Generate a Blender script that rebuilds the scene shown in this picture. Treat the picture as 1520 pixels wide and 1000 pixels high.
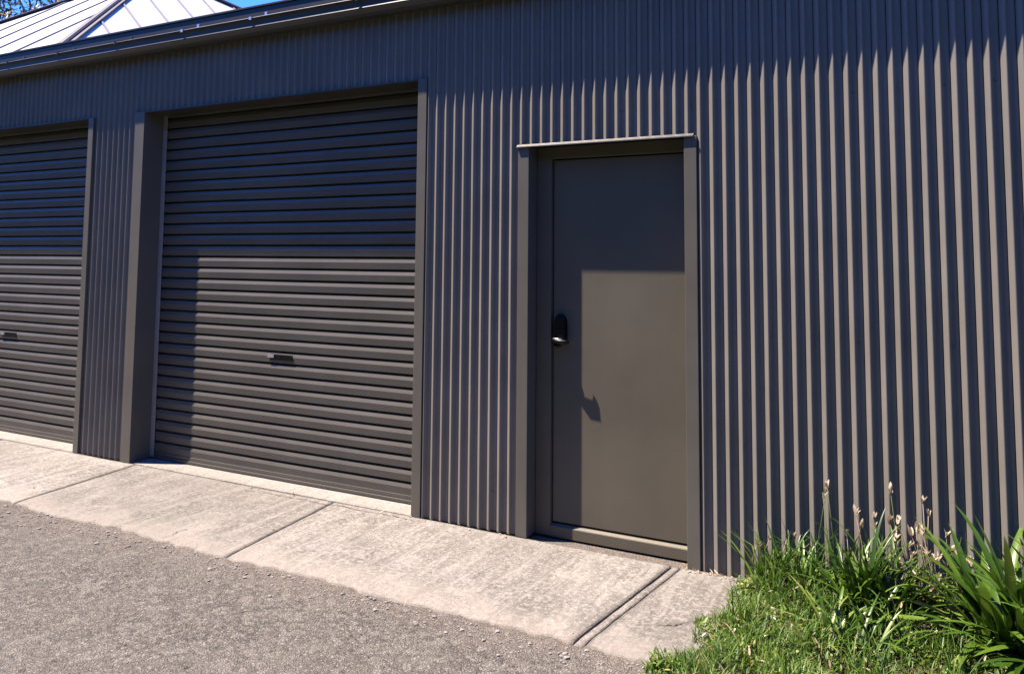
import bpy, bmesh, math, random
import numpy as np
from mathutils import Vector, Matrix
for o in list(bpy.data.objects): bpy.data.objects.remove(o, do_unlink=True)
S = bpy.context.scene
COL = S.collection
rng = np.random.default_rng(7); random.seed(7)

# ------------------------------------------------------------------ camera
cd = bpy.data.cameras.new('camera'); cam = bpy.data.objects.new('camera', cd); COL.objects.link(cam)
yaw, pitch, roll = 0.48888, 0.078607, 0.008156
F, PPY = 1200.0, 291.885
fw = Vector((-math.sin(yaw)*math.cos(pitch), math.cos(yaw)*math.cos(pitch), math.sin(pitch)))
rt = Vector((math.cos(yaw), math.sin(yaw), 0)); up = rt.cross(fw)
rt, up = rt*math.cos(roll)+up*math.sin(roll), up*math.cos(roll)-rt*math.sin(roll)
m = Matrix((rt, up, -fw)).transposed().to_4x4(); m.translation = (0, -4.139, 1.54)
cam.matrix_world = m
cd.sensor_width = 36; cd.lens = F/1520*36; cd.shift_y = -(500-PPY)/1520
cd.clip_start = .05; cd.clip_end = 2000
S.camera = cam
# ------------------------------------------------------------------ light
SUN = Vector((2.2, 1.0, -5.1))            # travel direction of the sunlight
sl = bpy.data.lights.new('sun', 'SUN'); so = bpy.data.objects.new('sun', sl); COL.objects.link(so)
sl.energy = 5.0; sl.angle = math.radians(.53); sl.color = (1.0, .85, .70)
so.rotation_euler = SUN.to_track_quat('-Z', 'Y').to_euler()
W = bpy.data.worlds.new('World'); S.world = W; W.use_nodes = True
nt = W.node_tree; bg = nt.nodes['Background']
sky = nt.nodes.new('ShaderNodeTexSky'); sky.sky_type = 'NISHITA'; sky.sun_disc = False
sky.sun_elevation = math.asin(-SUN.normalized().z); sky.sun_rotation = math.atan2(-SUN.x, -SUN.y) % (2*math.pi)
sky.dust_density = 0.0; sky.air_density = 1.0; sky.ozone_density = 9.0
wb = nt.nodes.new('ShaderNodeMix'); wb.data_type = 'RGBA'; wb.blend_type = 'MULTIPLY'; wb.inputs[0].default_value = 1   # the camera's blue white balance
wb.inputs[7].default_value = (.47, .88, 1.58, 1); nt.links.new(sky.outputs[0], wb.inputs[6])
nt.links.new(wb.outputs[2], bg.inputs[0]); bg.inputs[1].default_value = 0.062
S.view_settings.view_transform = 'Standard'; S.view_settings.look = 'None'
S.view_settings.exposure = 1.95; S.view_settings.gamma = 1

# ------------------------------------------------------------------ materials
class NM:
    def __init__(s, name, rough=.5, spec=.5, metal=0.0):
        s.m = bpy.data.materials.new(name); s.m.use_nodes = True; s.t = s.m.node_tree
        s.b = s.t.nodes['Principled BSDF']; s.b.inputs['Roughness'].default_value = rough
        s.b.inputs['Specular IOR Level'].default_value = spec; s.b.inputs['Metallic'].default_value = metal
        s.co = s.t.nodes.new('ShaderNodeTexCoord')
    def n(s, typ, **kw):
        n = s.t.nodes.new(typ)
        for k, v in kw.items(): setattr(n, k, v)
        return n
    def l(s, a, b): s.t.links.new(a, b)
    def mapped(s, scale=(1, 1, 1), rot=(0, 0, 0)):
        mp = s.n('ShaderNodeMapping'); mp.inputs['Scale'].default_value = scale; mp.inputs['Rotation'].default_value = rot
        s.l(s.co.outputs['Object'], mp.inputs[0]); return mp.outputs[0]
    def noise(s, sc, detail=4, rough=.55, vec=None, dist=0):
        n = s.n('ShaderNodeTexNoise'); n.inputs['Scale'].default_value = sc; n.inputs['Detail'].default_value = detail
        n.inputs['Roughness'].default_value = rough; n.inputs['Distortion'].default_value = dist
        s.l(vec if vec is not None else s.co.outputs['Object'], n.inputs['Vector']); return n.outputs['Fac']
    def voro(s, sc, vec=None, feature='F1', out='Distance'):
        n = s.n('ShaderNodeTexVoronoi'); n.feature = feature; n.inputs['Scale'].default_value = sc
        s.l(vec if vec is not None else s.co.outputs['Object'], n.inputs['Vector']); return n.outputs[out]
    def ramp(s, fac, stops):
        r = s.n('ShaderNodeValToRGB'); e = r.color_ramp.elements
        while len(e) < len(stops): e.new(.5)
        for el, (p, c) in zip(e, stops):
            el.position = p; el.color = (c, c, c, 1) if isinstance(c, (int, float)) else (*c, 1)
        s.l(fac, r.inputs[0]); return r.outputs[0]
    def mix(s, fac, a, b, mode='MIX'):
        n = s.n('ShaderNodeMix'); n.data_type = 'RGBA'; n.blend_type = mode
        for sock, v in ((n.inputs[0], fac), (n.inputs[6], a), (n.inputs[7], b)):
            if hasattr(v, 'is_output'): s.l(v, sock)
            elif isinstance(v, (int, float)): sock.default_value = v if sock.type == 'VALUE' else (v, v, v, 1)
            else: sock.default_value = (*v, 1)
        return n.outputs[2]
    def math(s, op, a, b=0.0):
        n = s.n('ShaderNodeMath'); n.operation = op
        for sock, v in ((n.inputs[0], a), (n.inputs[1], b)):
            if hasattr(v, 'is_output'): s.l(v, sock)
            else: sock.default_value = v
        return n.outputs[0]
    def color(s, c):
        if hasattr(c, 'is_output'): s.l(c, s.b.inputs['Base Color'])
        else: s.b.inputs['Base Color'].default_value = (*c, 1)
        return s
    def rough(s, r): s.l(r, s.b.inputs['Roughness']); return s
    def bump(s, h, strength=.3, dist=.002):
        n = s.n('ShaderNodeBump'); n.inputs['Strength'].default_value = strength; n.inputs['Distance'].default_value = dist
        s.l(h, n.inputs['Height']); s.l(n.outputs[0], s.b.inputs['Normal']); return s

def paint(name, c, rough=.45, spec=.35, dirt=.3):
    k = NM(name, rough, spec)
    n1 = k.noise(2.3, 5, .6); n2 = k.noise(38, 4, .6); st = k.noise(1.0, 4, .6, k.mapped((22, 22, 1.1)))
    base = k.mix(k.ramp(n1, [(.35, 0), (.7, 1)]), tuple(v*.9 for v in c), tuple(v*1.1 for v in c))
    d = k.math('MULTIPLY', k.ramp(st, [(.52, 0), (.78, 1)]), dirt)
    col = k.mix(d, base, tuple(v*1.25+.005 for v in c))
    k.color(col); k.rough(k.math('ADD', k.math('MULTIPLY', n2, .16), rough-.08)); k.bump(n2, .05, .001)
    return k.m
PC = (.142, .132, .118)
M = {}
M['paint'] = paint('dark_paint', PC)
M['trim'] = paint('trim_paint', (.088, .082, .070))
M['door'] = paint('door_paint', (.086, .078, .060), .5, .25, .12)
M['curtain'] = paint('roller_paint', (.074, .069, .062), .45, .3, .25)
M['gutter'] = paint('gutter_paint', (.034, .033, .033), .35, .4, .3)
M['roofdark'] = paint('roof_paint', (.014, .014, .016), .5, .4, .4)
M['track'] = paint('track_paint', (.22, .215, .215), .35, .5, .2)
M['black'] = NM('black_metal', .35, .25).color((.003, .003, .0035)).m
M['rubber'] = NM('rubber', .8, .2).color((.012, .012, .012)).m
M['zinc'] = NM('zinc', .35, .5, .9).color((.62, .62, .60)).m
k = NM('white_roof_paint', .35, .5); n = k.noise(3, 4)
M['white'] = k.color(k.mix(n, (.36, .37, .40), (.30, .315, .35))).m
k = NM('mauve_capping', .5, .4); M['mauve'] = k.color(k.mix(k.noise(6), (.028, .022, .03), (.05, .043, .05))).m
M['seam'] = NM('seam_metal', .5, .4).color((.16, .15, .20)).m
M['render'] = NM('house_render', .8, .2).color((.5, .48, .44)).m
M['dark'] = NM('interior', .9, .1).color((.02, .02, .02)).m

k = NM('concrete', .85, .25)
big = k.noise(1.5, 5, .62, None, .6); mid = k.noise(7, 6, .68, None, .4); fine = k.noise(90, 5, .7); grit = k.noise(330, 2, .6); grn = k.noise(42, 6, .75, None, .5)
brm = k.noise(1, 5, .65, k.mapped((13, 1.5, 1), (0, 0, .35)), .5)
low = k.noise(.55, 3, .5); warp = k.noise(1.1, 3, .5)
at = k.n('ShaderNodeAttribute'); at.attribute_name = 'tone'; sat = k.n('ShaderNodeSeparateXYZ'); k.l(at.outputs['Vector'], sat.inputs[0])
brm2 = k.noise(1, 6, .7, k.mapped((34, 3.2, 1), (0, 0, .5)), .9)
c = k.mix(k.ramp(big, [(.36, 0), (.62, 1)]), (0.109, 0.1006, 0.09213), (0.1668, 0.1551, 0.1427))
c = k.mix(k.math('MULTIPLY', k.ramp(brm, [(.50, 0), (.60, 1)]), .55), c, (0.2392, 0.2247, 0.2079))
c = k.mix(k.math('MULTIPLY', k.ramp(brm, [(.34, 1), (.46, 0)]), .5), c, (0.08676, 0.07977, 0.07303))
c = k.mix(k.math('MULTIPLY', k.ramp(brm2, [(.55, 0), (.62, 1)]), .5), c, (0.2614, 0.2472, 0.2292))
c = k.mix(k.math('MULTIPLY', k.ramp(brm2, [(.36, 1), (.43, 0)]), .45), c, (0.07341, 0.06741, 0.06179))
c = k.mix(k.math('MULTIPLY', k.ramp(mid, [(.55, 0), (.60, 1)]), .5), c, (0.2503, 0.2359, 0.218))
c = k.mix(k.math('MULTIPLY', k.ramp(grn, [(.53, 0), (.56, 1)]), .6), c, (0.2892, 0.273, 0.2539))
c = k.mix(k.math('MULTIPLY', k.ramp(grn, [(.38, 1), (.43, 0)]), .5), c, (0.05784, 0.0528, 0.04831))
c = k.mix(k.math('MULTIPLY', k.ramp(fine, [(.36, 1), (.41, 0)]), .6), c, (0.04672, 0.04269, 0.03932))
c = k.mix(k.math('MULTIPLY', k.ramp(low, [(.44, 0), (.58, 1)]), .25), c, (0.08342, 0.07752, 0.06966))
sep = k.n('ShaderNodeSeparateXYZ'); k.l(k.co.outputs['Object'], sep.inputs[0])
edge = k.math('ADD', k.math('MULTIPLY', sep.outputs[1], -1), k.math('MULTIPLY', k.math('ADD', mid, big), .5))
c = k.mix(k.math('MULTIPLY', k.ramp(k.math('MULTIPLY', edge, .6), [(.74, 0), (.86, 1)]), .5), c, (0.2503, 0.2225, 0.2))
c = k.mix(k.math('MULTIPLY', k.ramp(edge, [(.40, 1), (.60, 0)]), .4), c, (0.2781, 0.2641, 0.2472))
c = k.mix(k.math('MULTIPLY', sat.outputs[0], .6), c, (0.08008, 0.07415, 0.06741))
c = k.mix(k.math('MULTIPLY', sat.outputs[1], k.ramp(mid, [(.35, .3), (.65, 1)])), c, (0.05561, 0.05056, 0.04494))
k.color(c)
h = k.math('ADD', k.math('ADD', k.math('MULTIPLY', fine, 1.0), k.math('MULTIPLY', grn, 2.0)), k.math('MULTIPLY', brm, .8))
k.bump(h, .8, .006); M['concrete'] = k.m

k = NM('asphalt', .9, .2)
wv = k.n('ShaderNodeVectorMath'); wv.operation = 'ADD'; nz_ = k.n('ShaderNodeTexNoise'); nz_.inputs['Scale'].default_value = 60; k.l(k.co.outputs['Object'], nz_.inputs[0])
sc_ = k.n('ShaderNodeVectorMath'); sc_.operation = 'SCALE'; sc_.inputs['Scale'].default_value = .022; k.l(nz_.outputs['Color'], sc_.inputs[0])
k.l(k.co.outputs['Object'], wv.inputs[0]); k.l(sc_.outputs[0], wv.inputs[1]); wv = wv.outputs[0]
v1 = k.voro(80, wv, 'F1', 'Color'); v1d = k.voro(80, wv); ve = k.voro(80, wv, 'DISTANCE_TO_EDGE'); v2 = k.voro(31, wv, 'F1', 'Color')
big = k.noise(1.1, 5, .6); mid = k.noise(9, 6, .7, None, .5); fine = k.noise(170, 4, .7)
sp = k.n('ShaderNodeSeparateColor'); k.l(v1, sp.inputs[0]); sp2 = k.n('ShaderNodeSeparateColor'); k.l(v2, sp2.inputs[0])
c = k.mix(k.ramp(sp.outputs[0], [(.05, 0), (.95, 1)]), (0.05954, 0.05658, 0.05352), (0.1646, 0.1532, 0.1393))
c = k.mix(k.math('MULTIPLY', k.ramp(sp2.outputs[1], [(.82, 0), (.84, 1)]), .7), c, (0.2032, 0.1898, 0.1709))
c = k.mix(k.math('MULTIPLY', k.ramp(ve, [(.03, 1), (.17, 0)]), .5), c, (0.02452, 0.02347, 0.02193))
c = k.mix(k.math('MULTIPLY', k.ramp(mid, [(.47, 0), (.62, 1)]), .4), c, (0.1366, 0.1242, 0.1116))
c = k.mix(k.math('MULTIPLY', k.ramp(mid, [(.36, 1), (.46, 0)]), .25), c, (0.04553, 0.04347, 0.04128))
c = k.mix(k.math('MULTIPLY', k.ramp(big, [(.40, 0), (.62, 1)]), .3), c, (0.1331, 0.1207, 0.1083))
pit = k.noise(48, 4, .6, None, .8)
c = k.mix(k.math('MULTIPLY', k.ramp(pit, [(.32, 1), (.39, 0)]), .8), c, (0.02102, 0.01932, 0.01805))  # shading of the hollows put into the colour: dark pits, light stones
c = k.mix(k.math('MULTIPLY', k.ramp(pit, [(.58, 0), (.66, 1)]), .55), c, (0.2102, 0.1919, 0.1709))
c = k.mix(k.math('MULTIPLY', k.ramp(fine, [(.34, 1), (.42, 0)]), .4), c, (0.02802, 0.02691, 0.02516))
sep = k.n('ShaderNodeSeparateXYZ'); k.l(k.co.outputs['Object'], sep.inputs[0])
edge = k.math('ADD', sep.outputs[1], k.math('MULTIPLY', k.noise(5, 5, .6), .42))
c = k.mix(k.math('MULTIPLY', k.ramp(k.math('ADD', edge, 1.4), [(.36, 0), (.66, 1)]), .45), c, (0.1446, 0.1167, 0.09909))
k.color(c)
h = k.math('ADD', k.math('ADD', k.math('MULTIPLY', k.ramp(ve, [(0, 0), (.3, 1)]), 1.0), k.math('MULTIPLY', sp.outputs[1], .5)), k.math('MULTIPLY', pit, 1.6))
k.bump(h, .8, .008); M['asphalt'] = k.m

k = NM('soil', .95, .1); k.color(k.mix(k.noise(60, 6, .7), (0.018, 0.015, 0.0108), (0.078, 0.06, 0.042))).bump(k.noise(80, 5), .8, .01); M['soil'] = k.m
k = NM('added_lawn_grass', .95, .1); k.color(k.mix(k.noise(40, 6, .7), (0.012, 0.021, 0.0072), (0.033, 0.045, 0.015))).bump(k.noise(60, 5), .8, .02); M['added_lawn'] = k.m
k = NM('added_tree_leaf', .9, .1); k.color(k.mix(k.noise(4, 6, .7), (.006, .012, .004), (.03, .05, .014))).bump(k.noise(6, 6), 1, .2); M['added_trees'] = k.m
k = NM('gravel_stone', .85, .25); k.color(k.mix(k.noise(30, 3), (0.06944, 0.0651, 0.06336), (0.2604, 0.243, 0.2344))); M['gravel'] = k.m

def leafmat(name, stops, rough=.38, spec=.5, trans=.25):
    k = NM(name, rough, spec)
    at = k.n('ShaderNodeAttribute'); at.attribute_name = 'tint'
    n = k.noise(25, 3)
    f = k.math('ADD', at.outputs['Fac'], k.math('MULTIPLY', k.math('SUBTRACT', n, .5), .25))
    c = k.ramp(f, stops); k.color(c)
    tr = k.n('ShaderNodeBsdfTranslucent'); k.l(c, tr.inputs[0])
    mx = k.n('ShaderNodeMixShader'); mx.inputs[0].default_value = trans
    out = k.t.nodes['Material Output']
    k.l(k.b.outputs[0], mx.inputs[1]); k.l(tr.outputs[0], mx.inputs[2]); k.l(mx.outputs[0], out.inputs[0])
    return k.m
M['strap'] = leafmat('strappy_leaf', [(0, (0.01552, 0.03993, 0.004182)), (.5, (0.0345, 0.07986, 0.007318)), (.85, (0.07331, 0.1307, 0.01568)), (1, (0.1379, 0.1742, 0.03659))], .34, .35, .22)
M['grass'] = leafmat('grass_blade', [(0, (0.02201, 0.05148, 0.004942)), (.45, (0.05504, 0.1201, 0.01112)), (.8, (0.1301, 0.1802, 0.02471)), (.93, (0.3403, 0.2746, 0.105)), (1, (0.4604, 0.3604, 0.1853))], .5, .4, .3)
M['dry'] = leafmat('dry_petal', [(0, (0.1272, 0.08349, 0.05301)), (.5, (0.2862, 0.2201, 0.1591)), (1, (0.4929, 0.425, 0.3313))], .7, .2, .3)
M['stem'] = leafmat('green_stem', [(0, (0.02851, 0.0594, 0.01188)), (1, (0.114, 0.1452, 0.04158))], .5, .4, .1)
M['tree'] = leafmat('gum_leaf', [(0, (0.01361, 0.0182, 0.00945)), (.6, (0.03402, 0.0406, 0.02016)), (1, (0.09072, 0.084, 0.0504))], .5, .4, .2)
k = NM('bark', .9, .1); k.color(k.mix(k.noise(9, 5), (.07, .055, .045), (.22, .19, .16))); M['bark'] = k.m

# ------------------------------------------------------------------ mesh helpers
def link(name, me, mat, parent=None):
    me.materials.append(mat); o = bpy.data.objects.new(name, me); COL.objects.link(o)
    if parent: o.parent = parent
    return o
class MB:
    def __init__(s): s.v = []; s.f = []
    def add(s, v, f):
        b = len(s.v); s.v += [tuple(p) for p in v]; s.f += [tuple(i+b for i in q) for q in f]; return s
    def box(s, x0, x1, y0, y1, z0, z1, b=0.0):
        if b <= 0:
            v = [(x, y, z) for x in (x0, x1) for y in (y0, y1) for z in (z0, z1)]
            return s.add(v, [(0, 1, 3, 2), (4, 6, 7, 5), (0, 4, 5, 1), (2, 3, 7, 6), (0, 2, 6, 4), (1, 5, 7, 3)])
        bm = bmesh.new(); bmesh.ops.create_cube(bm, size=1)
        for q in bm.verts: q.co = ((x0+x1)/2+q.co.x*(x1-x0), (y0+y1)/2+q.co.y*(y1-y0), (z0+z1)/2+q.co.z*(z1-z0))
        bmesh.ops.bevel(bm, geom=bm.edges[:], offset=b, segments=2, affect='EDGES', profile=.6)
        bm.verts.index_update(); s.add([q.co[:] for q in bm.verts], [[q.index for q in f.verts] for f in bm.faces]); bm.free(); return s
    def bar(s, p, q, w, h, upv=(0, 0, 1)):
        p = Vector(p); q = Vector(q); d = (q-p).normalized(); sd = d.cross(Vector(upv)).normalized(); u = sd.cross(d)
        v = [e+sd*a*w/2+u*b*h/2 for e in (p, q) for a, b in ((-1, -1), (1, -1), (1, 1), (-1, 1))]
        return s.add(v, [(0, 1, 2, 3), (7, 6, 5, 4), (0, 4, 5, 1), (1, 5, 6, 2), (2, 6, 7, 3), (3, 7, 4, 0)])
    def tube(s, pts, r, n=8):
        pts = [Vector(p) for p in pts]; R = r if isinstance(r, (list, tuple)) else [r]*len(pts); v = []; f = []
        for i, p in enumerate(pts):
            d = (pts[min(i+1, len(pts)-1)]-pts[max(i-1, 0)]).normalized()
            a = d.cross(Vector((.31, .12, 1)) if abs(d.z) < .9 else Vector((1, .2, 0))).normalized(); b = d.cross(a)
            for j in range(n):
                t = 2*math.pi*j/n; v.append(p+(a*math.cos(t)+b*math.sin(t))*R[i])
        for i in range(len(pts)-1):
            for j in range(n): f.append((i*n+j, i*n+(j+1) % n, (i+1)*n+(j+1) % n, (i+1)*n+j))
        f.append(tuple(range(n))[::-1]); f.append(tuple(range((len(pts)-1)*n, len(pts)*n)))
        return s.add(v, f)
    def extrude_x(s, prof, x0, x1, closed=True):
        n = len(prof); v = [(x0, y, z) for y, z in prof]+[(x1, y, z) for y, z in prof]
        f = [(i, (i+1) % n, n+(i+1) % n, n+i) for i in range(n if closed else n-1)]
        if closed: f += [tuple(range(n))[::-1], tuple(range(n, 2*n))]
        return s.add(v, f)
    def mesh(s, name, smooth=False):
        me = bpy.data.meshes.new(name); me.from_pydata(s.v, [], s.f)
        bm = bmesh.new(); bm.from_mesh(me); bmesh.ops.recalc_face_normals(bm, faces=bm.faces[:]); bm.to_mesh(me); bm.free()
        if smooth: me.shade_smooth()
        return me
    def build(s, name, mat, parent=None, smooth=False): return link(name, s.mesh(name, smooth), M[mat], parent)
def tag(o, label=None, cat=None, group=None, kind=None):
    for kk, vv in (('label', label), ('category', cat), ('group', group), ('kind', kind)):
        if vv: o[kk] = vv
    return o
def thing(name, label, cat, loc=(0, 0, 0), group=None):
    o = bpy.data.objects.new(name, None); COL.objects.link(o); o.location = loc; o.empty_display_size = .2
    return tag(o, label, cat, group)
def grid_mesh(name, P, mat, parent=None, smooth=True):
    ny, nx = P.shape[:2]; idx = np.arange(nx*ny).reshape(ny, nx)
    f = np.stack([idx[:-1, :-1], idx[:-1, 1:], idx[1:, 1:], idx[1:, :-1]], -1).reshape(-1, 4)
    me = bpy.data.meshes.new(name); me.from_pydata(P.reshape(-1, 3).tolist(), [], f.tolist())
    if smooth: me.shade_smooth()
    return link(name, me, M[mat], parent)
def vnoise(x, y, sc, seed):
    r = np.random.default_rng(seed); o = 0
    for i in range(5):
        a = r.uniform(0, 2*np.pi); fq = sc*r.uniform(.6, 1.7); o = o+np.sin((x*np.cos(a)+y*np.sin(a))*fq+r.uniform(0, 6.3))
    return o/5

# ------------------------------------------------------------------ ground
a = MB().add([(-300, -300, -.013), (300, -300, -.013), (300, 300, -.013), (-300, 300, -.013)], [(0, 1, 2, 3)])
lane = a.build('road', 'asphalt'); tag(lane, kind='structure')
# concrete apron: slabs parted by real joints
joints = [(-14.0, -14.0), (-8.75, -8.75), (-7.05, -7.0), (-5.36, -5.20), (-3.466, -3.33), (-1.262, -1.372), (-1.215, -1.325), (-.30, -.35)]
mb = MB(); TN = []
for i, ((a0, a1), (b0, b1)) in enumerate(zip(joints[:-1], joints[1:])):
    thin = (b0-a0) < .1
    gap = .004; nx = 5 if thin else int((b0-a0)/.022); ny = 60
    V, U = np.meshgrid(np.linspace(0, 1, ny), np.linspace(0, 1, nx), indexing='ij')
    xl = a0+(a1-a0)*V+gap*(1.0+.5*vnoise(V*40, V*0, 1, i)); xr = b0+(b1-b0)*V-gap*(1.0+.5*vnoise(V*37, V*0, 1, i+50))
    X = xl+(xr-xl)*U
    fr = -1.0+.028*vnoise(X, X*0, 7, 3)+.020*vnoise(X, X*0, 27, 4)+.012*vnoise(X, X*0, 80, 5)+.006*vnoise(X, X*0, 190, 8)
    Y = -.003+(fr+.003)*V
    dx = np.minimum(X-xl, xr-X); dy = (Y-fr)
    Z = .0025*vnoise(X, Y, 5, 11)+.0012*vnoise(X, Y, 22, 12)
    Z -= .004*np.exp(-dx/.008)+.010*np.exp(-np.maximum(dy, 0)/.03)*(.6+.4*vnoise(X, Y, 40, 6))
    if thin: Z -= .003
    top = np.stack([X, Y, Z], -1); nv = top.reshape(-1, 3)
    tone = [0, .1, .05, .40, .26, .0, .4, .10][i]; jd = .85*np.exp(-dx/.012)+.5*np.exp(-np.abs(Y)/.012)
    TN.append(np.stack([np.full(X.size, tone), np.clip(jd, 0, 1).ravel(), 0*X.ravel()], -1))
    idx = np.arange(nx*ny).reshape(ny, nx)
    f = np.stack([idx[:-1, :-1], idx[:-1, 1:], idx[1:, 1:], idx[1:, :-1]], -1).reshape(-1, 4).tolist()
    v = nv.tolist(); 
    ring = list(idx[0, :])+list(idx[1:, -1])+list(idx[-1, -2::-1])+list(idx[-2:0:-1, 0])
    b = len(v); v += [(v[q][0], v[q][1], -.05) for q in ring]; TN.append(np.zeros((len(ring), 3)))
    f += [(ring[j], b+j, b+(j+1) % len(ring), ring[(j+1) % len(ring)]) for j in range(len(ring))]
    mb.add(v, f)
pav = mb.build('pavement', 'concrete', None, True); tag(pav, kind='structure')
at_ = pav.data.attributes.new('tone', 'FLOAT_VECTOR', 'POINT'); at_.data.foreach_set('vector', np.concatenate(TN).astype(np.float32).ravel())
# hairline cracks, filled with dark dirt
cr = MB()
for pts in ([(-3.62, -.06), (-3.50, -.075), (-3.38, -.05), (-3.2, -.065), (-3.02, -.05), (-2.86, -.06)], [(-3.85, -.99), (-3.83, -.93), (-3.86, -.87), (-3.84, -.82)],
            [(-1.12, -.70), (-1.05, -.66), (-1.01, -.60), (-.96, -.58)], [(-4.15, -.10), (-3.98, -.065), (-3.80, -.075), (-3.64, -.06)]):
    P = []
    for (x0, y0), (x1, y1) in zip(pts[:-1], pts[1:]):
        for q in range(6): P.append((x0+(x1-x0)*q/6+random.uniform(-.004, .004), y0+(y1-y0)*q/6+random.uniform(-.004, .004)))
    P.append(pts[-1])
    for p_, q_ in zip(P[:-1], P[1:]):
        w_ = random.uniform(.0012, .0035); cr.add([(p_[0], p_[1]-w_, .0042), (p_[0], p_[1]+w_, .0042), (q_[0], q_[1]+w_, .0042), (q_[0], q_[1]-w_, .0042)] if abs(q_[0]-p_[0]) > abs(q_[1]-p_[1]) else [(p_[0]-w_, p_[1], .0042), (p_[0]+w_, p_[1], .0042), (q_[0]+w_, q_[1], .0042), (q_[0]-w_, q_[1], .0042)], [(0, 1, 2, 3)])
crk = cr.build('pavement_crack', 'soil'); tag(crk, kind='structure')
# soil shown in the joints
a = MB().box(-14, -.2, -.93, -.002, -.04, -.0125); js = a.build('joint_soil', 'soil'); tag(js, kind='structure')
# verge soil under the plants
nx, ny = 120, 40
V, U = np.meshgrid(np.linspace(0, 1, ny), np.linspace(0, 1, nx), indexing='ij')
Y = -.02-1.35*V; X0 = -.835-.10*V+.03*vnoise(Y, Y*0, 9, 21); X = X0+(3.6-X0)*U
Z = .012+.02*np.minimum(1, (X-X0)/.12)+.012*vnoise(X, Y, 9, 22)*np.minimum(1, (X-X0)/.1)+.03*np.maximum(0, 1+Y/.5)
Z = Z*np.minimum(1, (X-X0)/.02+.02)+.002; Z = np.where(V > .93, -.03, Z)
far = MB().add([(-300, -300, -.006), (300, -300, -.006), (300, -3.5, -.006), (-300, -3.5, -.006)], [(0, 1, 2, 3)]).build('added_lawn', 'added_lawn'); tag(far, kind='structure')  # unseen dark lawn, added to reduce light bounced onto the wall
verge = grid_mesh('verge', np.stack([X, Y, Z], -1), 'soil'); tag(verge, kind='structure')

# ------------------------------------------------------------------ garage building
GX0, GX1, ZT = -9.25, 3.6, 3.112
PR, LD = 2.666, .2          # height of the roller openings, depth of their recess
P_, PH = .0653, -1.030
prof = [(0, 0), (2.6, .2), (4.2, 1.3), (9.4, 16.0), (11, 17.7), (13.5, 18.3), (23, 18.3), (25, 17.3), (28, 17.3), (30, 18.3), (38.8, 18.3), (40.2, 21.5), (42.2, 21.5), (44.2, 16.6), (46, 15.0), (60.8, 2.2), (62.4, .95), (63.9, .2)]
prof = [(x/65.3*P_, d/1000) for x, d in prof]
B = thing('garage_building', 'dark ribbed metal garage with two roller doors and a flush grey door', 'garage', (-2.2, 0, 0))
def kid(mbx, name, mat, parent=None, smooth=False, label=None):
    o = mbx.build(name, mat, None, smooth); par = parent or B
    o.parent = par; o.matrix_parent_inverse = par.matrix_world.inverted() if par is not B else Matrix.Translation((2.2, 0, 0))
    if label: o['label'] = label
    return o
def ribbed(mb, x0, x1, z0, z1):
    xs = []
    k0 = int(math.floor((x0-PH)/P_))-1
    for kk in range(k0, int((x1-PH)/P_)+2):
        for px, d in prof: xs.append((PH+kk*P_+px, d))
    X = np.array([q[0] for q in xs]); D = np.array([q[1] for q in xs])
    xi = np.concatenate([[x0], X[(X > x0+1e-4) & (X < x1-1e-4)], [x1]]); di = np.interp(xi, X, D)
    nz = max(2, int((z1-z0)/.22)+1); zs = np.linspace(z0, z1, nz)
    n = len(xi); v = []; f = []
    for j, z in enumerate(zs):
        wob = .0007*vnoise(xi*1.0, xi*0+z*1.3, 7, 31)+.0007*vnoise(xi, xi*0+z, 21, 32)
        for x, d, wv in zip(xi, di, wob): v.append((x, -.003+d+wv, z))
    for j in range(nz-1):
        for i in range(n-1): f.append((j*n+i, j*n+i+1, (j+1)*n+i+1, (j+1)*n+i))
    mb.add(v, f)
wl = MB()
ribbed(wl, -6.075, -5.50, 0.004, PR)            # pier between the roller doors
ribbed(wl, -9.2, -8.70, 0.004, PR)
ribbed(wl, -9.2, -2.83, PR, ZT)                 # band over both roller doors
ribbed(wl, -2.83, -2.13, 0.004, ZT)
ribbed(wl, -2.13, -1.135, 2.205, ZT)            # over the flush door
ribbed(wl, -1.135, GX1, -.03, ZT)
for z_, st in ((1.17, 3), (2.36, 3), (2.98, 4), (.22, 3)):
    for kk in range(-20, 72, st):
        x_ = PH+kk*P_+.0225
        if x_ < -.98 and not (-2.8 < x_ < -2.18) and z_ < 2.3: continue
        if -2.2 < x_ < -1.1 and z_ < 2.3: continue
        if x_ < -2.8 or x_ > GX1-.1: continue
        wl.tube([(x_, .015, z_), (x_, .0095, z_)], .0055, 6)
kid(wl, 'wall', 'paint', None, True)
cb = MB()                                       # wall core behind the cladding
for x0, x1, z0, z1 in ((GX0, -8.67, 0, PR), (-6.10, -5.434, 0, PR), (GX0, -2.9, PR+.004, ZT), (-2.864, -2.096, 0, ZT), (-2.092, -1.18, 2.204, ZT), (-1.176, GX1-.01, -.03, ZT)):
    cb.box(x0, x1, .018, .26, z0, z1)
cb.box(GX0+.01, GX0+.2, .27, 5, 0, 3.2); cb.box(GX1-.2, GX1-.02, .27, 5, 0, 3.2); cb.box(GX0, GX1-.01, 5.002, 5.2, 0, 3.3)
kid(cb, 'wall_core', 'dark')
fl = MB(); T = -.008
def flash(x0, x1, z0, z1, y1=.205): 
    m_ = MB(); m_.box(x0, x1, T, y1, z0, z1, .0025); kid(m_, 'corner_flashing', 'trim')
flash(-6.106, -6.045, .003, PR-.001); flash(-5.535, -5.428, .003, PR-.001); flash(-2.87, -2.805, .003, PR-.001)
flash(-8.73, -8.665, .003, PR-.001)
m_ = MB(); m_.box(-8.664, -6.107, -.006, .21, PR-.010, PR-.001, .002); kid(m_, 'head_flashing', 'gutter')
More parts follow.
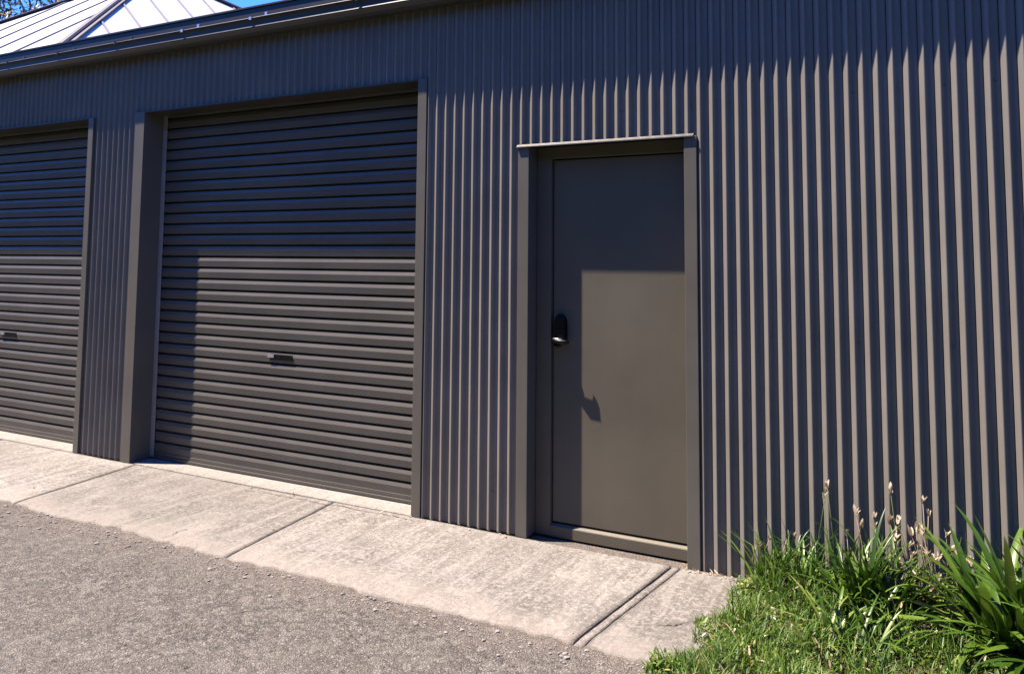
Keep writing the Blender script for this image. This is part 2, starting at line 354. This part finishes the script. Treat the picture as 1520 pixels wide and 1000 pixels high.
m_ = MB(); m_.box(-5.427, -2.871, -.006, .21, PR-.010, PR-.001, .002); kid(m_, 'head_flashing', 'gutter')

# ---- roller doors
def roller(x0, x1, hx, hw, seed, label, lock):
    pz = .0834; y = LD
    pf = [(0, .0034), (.0415, .0), (.0425, .0), (.0655, .0074), (.0662, .0290), (.0815, .0290), (.0826, .0040)]   # upwards from a crest foot
    z = .058; pts = []
    while z < PR+.15:
        pts += [(z+a_, y-.0135+d_+.0) for a_, d_ in pf]; z += pz
    nx = 40; xs = np.linspace(x0+.02, x1-.02, nx); v = []; f = []
    for zz, yy in pts:
        wob = .0012*vnoise(xs, xs*0+zz*3, 3.1, seed)+.0006*vnoise(xs, xs*0+zz*9, 6, seed+1)
        sag = .0016*vnoise(xs, xs*0+zz*2, 2.2, seed+2)
        for x, wv, sg in zip(xs, wob, sag): v.append((x, yy+wv, zz+sg))
    n = len(pts)
    for j in range(n-1):
        for i in range(nx-1): f.append((j*nx+i, j*nx+i+1, (j+1)*nx+i+1, (j+1)*nx+i))
    cur = MB().add(v, f); rd = kid(cur, 'roller_door', 'curtain'); rd['label'] = label
    br = MB(); br.box(x0+.02, x1-.02, y-.014, y+.012, .030, .056, .003); br.box(x0+.02, x1-.02, y-.022, y+.016, .008, .0285, .003)
    kid(br, 'bottom_rail', 'curtain', rd)
    for a_, b_ in ((x0+.001, x0+.034), (x1-.034, x1-.001)):
        g = MB(); g.box(a_, b_, y-.032, y-.018, .02, PR-.01, .002); g.box(a_, b_, y+.018, y+.03, .02, PR-.01, .002); kid(g, 'guide_track', 'track', rd)
    bk = MB(); bk.box(x0, x1, y+.05, y+.07, 0, PR+.2); kid(bk, 'door_lining', 'dark', rd)
    # lift handle: black recessed pan with a lip and a lock barrel
    hz = .845; hp = MB()
    v = [(hx-hw/2+.01, y-.016, hz-.018), (hx+hw/2+.004, y-.016, hz-.018), (hx+hw/2-.008, y-.016, hz+.02), (hx-hw/2+.016, y-.016, hz+.02)]
    v += [(p[0], y+.004, p[2]) for p in v]
    v = [(p[0], p[1]-.0005, p[2]) for p in v]; hp.add(v, [(0, 1, 2, 3), (7, 6, 5, 4), (0, 4, 5, 1), (1, 5, 6, 2), (2, 6, 7, 3), (3, 7, 4, 0)])
    hd = kid(hp, 'lift_handle', 'black', rd)
    lp = MB(); lp.box(hx-hw/2-.01, hx-hw/2+.05, y-.022, y-.017, hz-.004, hz+.018, .004); kid(lp, 'lock', 'zinc', rd)
    return rd
roller(-5.428, -2.87, -4.13, .225, 5, 'wide roller door beside the corrugated wall', 1)
roller(-8.664, -6.106, -7.36, .225, 15, 'roller door at the far end of the garage', 1)
sb = MB(); sb.box(-8.664, -6.107, .006, .5, -.05, .003, .003); sb.box(-5.427, -2.871, .006, .5, -.05, .003, .003)
fs = sb.build('garage_floor', 'concrete'); tag(fs, kind='structure')

# ---- flush door in its frame
DY = .120
dr = MB(); dr.box(-1.988, -1.196, DY, DY+.04, .078, 2.122, .002); door = kid(dr, 'door', 'door')
fr = MB()
fr.box(-2.088, -1.994, DY-.022, DY+.05, .0, 2.20, .004)          # left stile
fr.box(-1.19, -1.182, DY-.022, DY+.05, .0, 2.20, .002)
fr.box(-1.994, -1.19, DY-.022, DY+.05, 2.130, 2.20, .003)        # head
fr.box(-1.9935, -1.1905, DY+.041, DY+.06, .0, 2.13)              # stop
kid(fr, 'door_frame', 'door')
th = MB(); th.extrude_x([(DY+.038, .0), (DY+.038, .0705), (DY-.004, .0665), (DY-.019, .0580), (DY-.021, .054), (DY-.021, .0)], -1.9925, -1.1915); kid(th, 'door_sill', 'door')
for x0, x1 in ((-2.159, -2.090), (-1.181, -1.114)):
    p_ = MB(); p_.box(x0, x1, T, DY+.05, .002, 2.196, .003); kid(p_, 'door_post', 'trim')
hdm = MB(); hdm.extrude_x([(.03, 2.209), (-.004, 2.209), (-.0185, 2.1955), (-.0195, 2.190), (-.016, 2.190), (-.002, 2.2005), (.03, 2.2005)], -2.166, -1.128); kid(hdm, 'door_hood', 'gutter')
# ---- door lock: tapered black case with a lever and its thumb turn
lk = MB()
zc = 1.155; xc = -1.937
rings = []
for yy, gs in ((DY, 1.0), (DY-.030, .97), (DY-.040, .86)):
    pts = []
    for px, pz in ((-.034, -.085), (.036, -.085), (.038, -.03), (.034, .05), (.024, .068), (.008, .082), (-.012, .082), (-.026, .068), (-.033, .05)):
        pts.append((xc+px*gs, yy, zc+pz*gs))
    rings.append(pts)
n = len(rings[0]); v = sum(rings, []); f = []
for j in range(2):
    for i in range(n): f.append((j*n+i, j*n+(i+1) % n, (j+1)*n+(i+1) % n, (j+1)*n+i))
f.append(tuple(range(2*n, 3*n)))
lk.add(v, f); lock = kid(lk, 'door_lock', 'black', door)
lv = MB(); lv.tube([(xc-.006, DY-.03, zc-.068), (xc-.006, DY-.068, zc-.068)], .011, 12)
lv.tube([(xc-.030, DY-.060, zc-.066), (xc+.0, DY-.072, zc-.067), (xc+.052, DY-.074, zc-.068), (xc+.074, DY-.064, zc-.070)], [.010, .0125, .0115, .008], 12)
lv.tube([(xc-.022, DY-.046, zc-.088), (xc+.0, DY-.05, zc-.097), (xc+.024, DY-.046, zc-.088)], [.008, .011, .007], 10)
kid(lv, 'lever_handle', 'black', door, True)
tt = MB(); tt.tube([(xc-.030, DY-.062, zc-.0535), (xc-.004, DY-.072, zc-.0535), (xc+.034, DY-.073, zc-.0545)], [.0035, .0045, .0035], 8); kid(tt, 'lever_glint', 'zinc', door, True)  # pale metal bar put in as the lever's white glint

# ---- gutter, upstand and roof edge
gp = [(-.004, 3.20), (-.004, 3.104), (-.07, 3.100), (-.098, 3.112), (-.110, 3.128), (-.118, 3.136), (-.120, 3.143), (-.116, 3.150), (-.108, 3.154), (-.105, 3.162), (-.107, 3.185), (-.113, 3.196), (-.124, 3.199), (-.126, 3.206), (-.122, 3.211), (-.112, 3.211)]
inn = [(-.112, 3.207), (-.108, 3.20), (-.103, 3.185), (-.101, 3.16), (-.106, 3.132), (-.096, 3.117), (-.07, 3.106), (-.009, 3.108), (-.009, 3.20)]
nseg = 9; g = MB(); xs = np.linspace(GX0-.1, GX1+.1, nseg)
for a_, b_ in zip(xs[:-1], xs[1:]): pass
g.extrude_x(gp+inn, GX0-.1, GX1+.1); gut = kid(g, 'gutter', 'gutter')
for bx in (-8.4, -7.75, -7.09, -6.386, -5.66, -4.90, -4.21, -3.275, -2.5, -1.8, -1.1, -.4, .3, 1.0, 1.7, 2.4, 3.1):
    s_ = MB(); s_.box(bx-.012, bx+.012, -.131, -.1275, 3.192, 3.2135, .001); s_.bar((bx, -.13, 3.2145), (bx, .016, 3.262), .024, .003)
    s_.box(bx-.012, bx+.012, .0155, .0195, 3.25, 3.29, .001)
    kid(s_, 'gutter_bracket', 'zinc' if bx in (-4.90, -4.21) else 'gutter', gut)
u_ = MB(); u_.box(GX0, GX1, .020, .05, ZT+.004, 3.335, .003); u_.box(GX0-.004, GX1+.004, .012, .075, 3.3355, 3.352, .003); u_.box(GX0, GX1, -.0035, .0195, 3.188, 3.196); kid(u_, 'roof_flashing', 'roofdark')
rf = MB(); rf.add([(GX0, .06, 3.30), (GX1, .06, 3.30), (GX1, 5.3, 3.36), (GX0, 5.3, 3.36), (GX0, .06, 3.27), (GX1, .06, 3.27), (GX1, 5.3, 3.33), (GX0, 5.3, 3.33)],
    [(0, 1, 2, 3), (7, 6, 5, 4), (0, 4, 5, 1), (1, 5, 6, 2), (2, 6, 7, 3), (3, 7, 4, 0)])
xx = GX0+.1
while xx < GX1-.1: rf.bar((xx, .08, 3.31), (xx, 5.28, 3.37), .04, .03); xx += .25
kid(rf, 'roof', 'roofdark')

# ------------------------------------------------------------------ neighbour house with the white hipped roof
H = thing('neighbour_house', 'house with a white metal hip roof rising behind the garage gutter', 'house', (-13.9, 6.6, 0))
def hk(mbx, name, mat, sm=False):
    o = mbx.build(name, mat, None, sm); o.parent = H; o.matrix_parent_inverse = Matrix.Translation((13.9, -6.6, 0)); return o
A = Vector((-10.756, 2.629, 4.4)); Bq = Vector((-8.166, 10.878, 4.4)); Cq = Vector((-19.449, 2.502, 4.4)); Pk = Vector((-13.91, 6.558, 7.269)); Dq = Bq+Cq-A
rm = MB(); rb = MB()
th_ = Vector((0, 0, -.08))
rm.add([A, Bq, Dq, Cq, Pk, A+th_, Bq+th_, Dq+th_, Cq+th_], [(0, 1, 4), (1, 2, 4), (2, 3, 4), (3, 0, 4), (0, 5, 6, 1), (1, 6, 7, 2), (2, 7, 8, 3), (3, 8, 5, 0), (5, 8, 7, 6)])
for p, q in ((A, Bq), (Bq, Dq), (Dq, Cq), (Cq, A)):          # standing seams running up each slope
    e = (q-p); L = e.length; e.normalize(); nrm = (q-p).cross(Pk-p).normalized()
    if nrm.z < 0: nrm = -nrm
    updir = nrm.cross(e).normalized(); 
    if updir.z < 0: updir = -updir
    t = .3
    while t < L-.2:
        s0 = p+e*t; best = 1e9
        for w0, w1 in ((p, Pk), (q, Pk)):
            dw = w1-w0; Am = np.array([[updir.dot(updir), -updir.dot(dw)], [updir.dot(dw), -dw.dot(dw)]]); bv = np.array([(w0-s0).dot(updir), (w0-s0).dot(dw)])
            sol = np.linalg.solve(Am, bv)
            if 0 <= sol[1] <= 1: best = min(best, sol[0])
        if best < 1e8: rb.bar(s0+nrm*.012, s0+updir*(best-.03)+nrm*.012, .032, .022, nrm)
        t += .62 if p is A else 1.0
n0 = len(rm.f); rm.add(rb.v, rb.f); hr = hk(rm, 'roof', 'white'); hr.data.materials.append(M['seam'])
for p_ in hr.data.polygons[n0:]: p_.material_index = 1
for q in (A, Bq, Cq, Dq):
    c_ = MB(); d_ = Vector((0, 0, .05)); c_.bar(q+d_*.3, Pk+d_*.3, .17, .02); c_.tube([q+d_*.6, Pk+d_*.6], .038, 8); hk(c_, 'ridge_capping', 'mauve')
wm = MB(); ctr = (A+Bq+Cq+Dq)/4
ring = [ctr+(q-ctr)*.93 for q in (A, Bq, Dq, Cq)]
wm.add([(q.x, q.y, 0) for q in ring]+[(q.x, q.y, 4.33) for q in ring], [(0, 1, 5, 4), (1, 2, 6, 5), (2, 3, 7, 6), (3, 0, 4, 7)])
hk(wm, 'wall', 'render')

# ------------------------------------------------------------------ leaves
def tinted(name, V, Fc, tint, mat, parent=None, smooth=True):
    me = bpy.data.meshes.new(name); me.from_pydata(V.tolist(), [], Fc.tolist() if hasattr(Fc, 'tolist') else Fc)
    at = me.attributes.new('tint', 'FLOAT', 'POINT'); at.data.foreach_set('value', tint.astype(np.float32))
    if smooth: me.shade_smooth()
    return link(name, me, M[mat], parent)
def straps(base, az, L, w, lean0, droop, twist, tint, n=9, fold=.35, tipw=.0):
    """arrays of arching strap leaves -> verts, quads, tint; base (N,3)"""
    N = len(az); t = np.linspace(0, 1, n)
    ang = lean0[:, None]+droop[:, None]*t[None]**1.5       # angle from vertical
    ds = L[:, None]/(n-1)
    r = np.concatenate([np.zeros((N, 1)), np.cumsum(np.sin(ang[:, :-1])*ds, 1)], 1); z = np.concatenate([np.zeros((N, 1)), np.cumsum(np.cos(ang[:, :-1])*ds, 1)], 1)
    a = az[:, None]+twist[:, None]*t[None]
    C = np.stack([base[:, 0:1]+r*np.cos(a), base[:, 1:2]+r*np.sin(a), base[:, 2:3]+z], -1)
    side = np.stack([-np.sin(a), np.cos(a), 0*a], -1)
    nr = np.stack([-np.cos(ang)*np.cos(a), -np.cos(ang)*np.sin(a), np.sin(ang)], -1)
    wp = (np.minimum(1, .55+t*2)*np.power(np.clip(1-t**2.6, 0, 1), .8)+.02)[None]*w[:, None]/2
    Lf = C+side*wp[..., None]+nr*(wp*fold)[..., None]; Rt = C-side*wp[..., None]+nr*(wp*fold)[..., None]
    V = np.stack([Lf, C, Rt], 2).reshape(-1, 3)
    i = (np.arange(N)[:, None, None]*n+np.arange(n-1)[None, :, None])*3+np.arange(2)[None, None, :]
    Fc = np.stack([i, i+1, i+4, i+3], -1).reshape(-1, 4)
    T_ = np.repeat(tint, n*3)
    return V, Fc, T_
def U(a, b, n): return rng.uniform(a, b, n)
def clump(name, label, cat, c, N, L, w, lean, droop, spread, tint, azr=(0, 2*math.pi), mat='strap', group=None, fold=.35):
    t_ = thing(name, label, cat, c, group or {'agapanthus': 'broad strap-leaved plants at the right edge', 'lily_clump': 'narrow-leaved clumps in the grass'}[name])
    rr = spread*np.sqrt(U(0, 1, N)); th = U(0, 2*math.pi, N)
    base = np.stack([rr*np.cos(th), rr*np.sin(th)*.8, np.zeros(N)-.01], -1)
    az = U(*azr, N)
    V, Fc, T_ = straps(base, az, U(*L, N), U(*w, N), U(*lean, N), U(*droop, N), U(-.35, .35, N), U(*tint, N), 10, fold)
    tinted('leaves', V, Fc, T_, mat, t_)
    return t_
def petals(parent, name, pts, size, tint, mat='dry', seed=0, per=7):
    Vs = []; Fs = []; Ts = []; b = 0
    for p in pts:
        N = per; az = U(0, 6.28, N)
        V, Fc, T_ = straps(np.repeat(np.array([p]), N, 0)+U(-.004, .004, (N, 3)), az, U(size*.6, size*1.2, N), U(size*.25, size*.42, N), U(.05, .7, N), U(-.2, .6, N), U(-.3, .3, N), U(*tint, N), 5, .35)
        Vs.append(V); Fs.append(Fc+b); Ts.append(T_); b += len(V)
    return tinted(name, np.concatenate(Vs), np.concatenate(Fs), np.concatenate(Ts), mat, parent)
def stalk(parent, name, pts, r, mat='stem', tint=.5):
    mm = MB().tube(pts, r, 6); me = mm.mesh(name, True); at = me.attributes.new('tint', 'FLOAT', 'POINT'); at.data.foreach_set('value', np.full(len(me.vertices), tint, np.float32))
    return link(name, me, M[mat], parent)

# big strappy plants at the right edge
clump('agapanthus', 'large glossy strap-leaved plant growing beside the grass at the right edge', 'plant', (.20, -.37, .05), 115, (.36, .60), (.030, .050), (.2, 1.25), (.4, 1.4), .10, (.15, 1.0))
clump('agapanthus', 'upright dark strap-leaved plant against the ribs behind the large glossy plant', 'plant', (.34, -.12, .05), 36, (.34, .50), (.028, .042), (.05, .75), (.2, 1.0), .08, (.0, .6))
clump('agapanthus', 'strap-leaved plant with outermost arching leaves in the near corner', 'plant', (.44, -.60, .03), 70, (.40, .66), (.030, .046), (.2, 1.25), (.4, 1.4), .10, (.0, .9))
# middle clump, narrower leaves
mid = clump('lily_clump', 'dark green clump of narrow arching leaves in the middle of the grass', 'plant', (-.32, -.24, .04), 130, (.26, .48), (.013, .025), (.05, 1.1), (.3, 1.5), .13, (.0, .85))
clump('lily_clump', 'low pale tipped clump of narrow leaves in front of the dark clump', 'plant', (-.36, -.58, .03), 70, (.16, .32), (.010, .018), (.3, 1.2), (.4, 1.4), .15, (.2, 1.0))
lf = clump('lily_clump', 'loose bright green tuft of blades beside the concrete corner at the wall', 'plant', (-.64, -.15, .03), 150, (.16, .36), (.008, .015), (.02, .8), (.1, 1.1), .17, (.25, .9))
# spent flower stalks
def spent(label, c, n, hr, spr, tint, size):
    t_ = thing('dried_flower', label, 'dried flowers', c, 'dried flower stalks along the wall')
    for i in range(n):
        bx, by = random.uniform(-spr, spr), random.uniform(-.05, .06); h_ = random.uniform(*hr); lx, ly = random.uniform(-.08, .08), random.uniform(-.07, .03)
        pts = [(bx, by, 0), (bx+lx*.3, by+ly*.3, h_*.5), (bx+lx, by+ly, h_)]
        st_ = stalk(t_, 'flower_stalk', pts, [.0028, .0022, .0014], 'dry' if i % 2 else 'stem', random.uniform(.2, .7))
        heads = [(bx+lx*q, by+ly*q, h_*q) for q in (random.uniform(.93, 1.0), random.uniform(.75, .95))]
        petals(st_, 'seed_head', heads[:1], size*random.uniform(.7, 1.2), tint, per=random.randint(3, 6))
    return t_
spent('pinkish dried flower heads on leaning stalks between the dark clump and the large plant', (-.04, -.16, .03), 46, (.14, .38), .22, (.4, 1.0), .044)
spent('few tall thin stalks with pale dry heads behind the dark clump', (-.34, -.07, .04), 16, (.26, .50), .28, (.5, 1.0), .042)
spent('short brown seed stalks beside the tuft at the concrete corner', (-.70, -.10, .03), 9, (.10, .26), .15, (.1, .8), .03)

# grass: uncountable blades
N = 19000
gx = U(-1.03, 2.6, N)**1.0; gx = -1.03+3.4*U(0, 1, N)**1.7; gy = -1.35+1.33*U(0, 1, N)
lim = -.855-.10*(-gy)+.035*np.sin(gy*13)+.02*np.sin(gy*37+1)
ok = gx > lim-.02; gx, gy = gx[ok], gy[ok]; N = len(gx)
e_ = np.clip((gx-lim[ok])/.15, 0, 1)
Lg = U(.04, .12, N)*(.4+.6*e_)*(1+1.1*np.exp(-np.abs(gy+.08)/.14)*e_)*(.45+1.1*np.clip(.5+1.1*vnoise(gx, gy, 15, 61), 0, 1))
V1, F1, T1 = straps(np.stack([gx, gy, .004+.03*e_+.03*np.maximum(0, 1+gy/.5)*e_], -1), U(0, 6.28, N), Lg, U(.0025, .006, N), U(0, .9, N), U(.1, 1.6, N), U(-.4, .4, N), np.clip(.42+.22*rng.standard_normal(N)+.15*vnoise(gx, gy, 9, 77), 0, 1), 5, .25)
# small rounded weed leaves near the edge
Nw = 8200; wx = -1.02+1.5*U(0, 1, Nw)**1.5; wy = -1.32+1.2*U(0, 1, Nw); lim2 = -.855-.10*(-wy)+.035*np.sin(wy*13)+.02*np.sin(wy*37+1)
ok = (wx > lim2) & (vnoise(wx, wy, 11, 88) > -.12); wx, wy = wx[ok], wy[ok]; Nw = len(wx)
V2, F2, T2 = straps(np.stack([wx, wy, U(.02, .075, Nw)], -1), U(0, 6.28, Nw), U(.012, .034, Nw), U(.006, .014, Nw), U(.5, 1.5, Nw), U(0, .8, Nw), U(-.3, .3, Nw), np.clip(.5+.2*rng.standard_normal(Nw), 0, .92), 4, .25)
gr = tinted('grass', np.concatenate([V1, V2]), np.concatenate([F1, F2+len(V1)]), np.concatenate([T1, T2]), 'grass')
tag(gr, 'tangled green grass and small weeds on the verge', 'grass', None, 'stuff')
# pale slips painted as leaf glints in the grass; dry leaves at the wall foot
Nd = 320; dx_ = -.9+1.3*U(0, 1, Nd); dy_ = -1.2+1.1*U(0, 1, Nd); dz_ = U(.05, .12, Nd)
dx_[260:] = np.concatenate([U(-1.2, -.86, 34), U(-6.0, -1.2, 26)]); dy_[260:] = -.012-np.abs(rng.normal(0, .02, 60)); dz_[260:] = .004
V3, F3, T3 = straps(np.stack([dx_, dy_, dz_], -1), U(0, 6.28, Nd), U(.012, .055, Nd)*U(.5, 1, Nd), U(.005, .011, Nd), U(.5, 1.6, Nd), U(-.2, .4, Nd), U(-.3, .3, Nd), U(.1, 1, Nd), 5, .3)
dl = tinted('glints_and_litter', V3, F3, T3, 'dry'); tag(dl, 'pale slips standing in for leaf glints in the grass, and dry leaves along the wall foot', 'glints and leaf litter', None, 'stuff')

# loose grit along the broken road edge
mb = MB(); bm = bmesh.new(); bmesh.ops.create_icosphere(bm, subdivisions=1, radius=1); iv = np.array([q.co[:] for q in bm.verts]); ifc = [[q.index for q in f.verts] for f in bm.faces]; bm.free()
for i in range(2200):
    x = random.uniform(-8, -.9); y = -1.02-abs(random.gauss(0, .09)) if i % 5 else random.uniform(-.98, -.3); r_ = (random.uniform(.002, .0055) if i % 9 else random.uniform(.006, .011))*(1 if i % 5 else .5)
    q = iv*(np.array([r_*random.uniform(.7, 1.4), r_*random.uniform(.7, 1.4), r_*.7]))*rng.uniform(.75, 1.2, (len(iv), 1)); z = -.013 if i % 5 else 0.0
    mb.add((q+np.array([x, y, z+r_*.3])).tolist(), ifc)
gv = mb.build('gravel', 'gravel'); tag(gv, 'loose grit lying along the broken edge of the lane', 'gravel', None, 'stuff')

# ------------------------------------------------------------------ tree behind the house
TR = thing('gum_tree', 'dark leafy tree behind the white roof at the top left corner', 'tree', (-24.2, 10.6, 0))
t0 = MB(); t0.tube([(0, 0, 0), (.1, .05, 2), (.05, .2, 4.5), (.3, .1, 7), (.2, .3, 9.5)], [.34, .28, .22, .15, .05], 10)
tips = []
for i in range(26):
    z0 = random.uniform(3.5, 9); a_ = random.uniform(0, 6.28); L_ = random.uniform(1.6, 3.4); e_z = random.uniform(.1, 1.6)
    p1 = Vector((.2, .15, z0)); p2 = p1+Vector((math.cos(a_)*L_*.5, math.sin(a_)*L_*.5, e_z*.6)); p3 = p1+Vector((math.cos(a_)*L_, math.sin(a_)*L_, e_z))
    t0.tube([p1, p2, p3], [.07, .045, .015], 6); tips += [p3, p2.lerp(p3, .5), p2]
tk = t0.build('trunk', 'bark', TR, True)
cen = []
for p in tips:
    for q in range(3): cen.append(p+Vector((random.gauss(0, .45), random.gauss(0, .45), random.gauss(.1, .4))))
N = 22000; ci = rng.integers(0, len(cen), N); cc = np.array([c_[:] for c_ in cen])[ci]; bs = cc+rng.standard_normal((N, 3))*np.array([.36, .36, .28])
V4, F4, T4 = straps(bs, U(0, 6.28, N), U(.12, .26, N), U(.045, .085, N), U(.6, 2.6, N), U(0, .9, N), U(-.4, .4, N), np.clip(rng.random(len(cen))[ci]*.5+U(0, .5, N), 0, 1), 3, .2)
tinted('crown', V4, F4, T4, 'tree', TR, False)

# ------------------------------------------------------------------ unseen trees added behind the viewer to cut sky light on the wall
nx, ny = 260, 24
V_, U_ = np.meshgrid(np.linspace(0, 1, ny), np.linspace(-1, 1, nx), indexing='ij')
X = U_*60; ht = 7.0+1.3*vnoise(X, X*0, .7, 91)+.5*vnoise(X, X*0, 2.3, 92)
ang = V_*math.pi
Y = -11.5+1.9*np.cos(ang)*(1+.2*vnoise(X, V_*7, 1.1, 93)); Z = ht*np.sin(ang)**.55+.25*vnoise(X*1.0, V_*9, 3, 94)-.1
tl = grid_mesh('added_treeline', np.stack([X, Y, Z], -1), 'added_trees'); tag(tl, 'unseen dark green trees added across the lane to block sky light', 'trees', None, 'stuff')
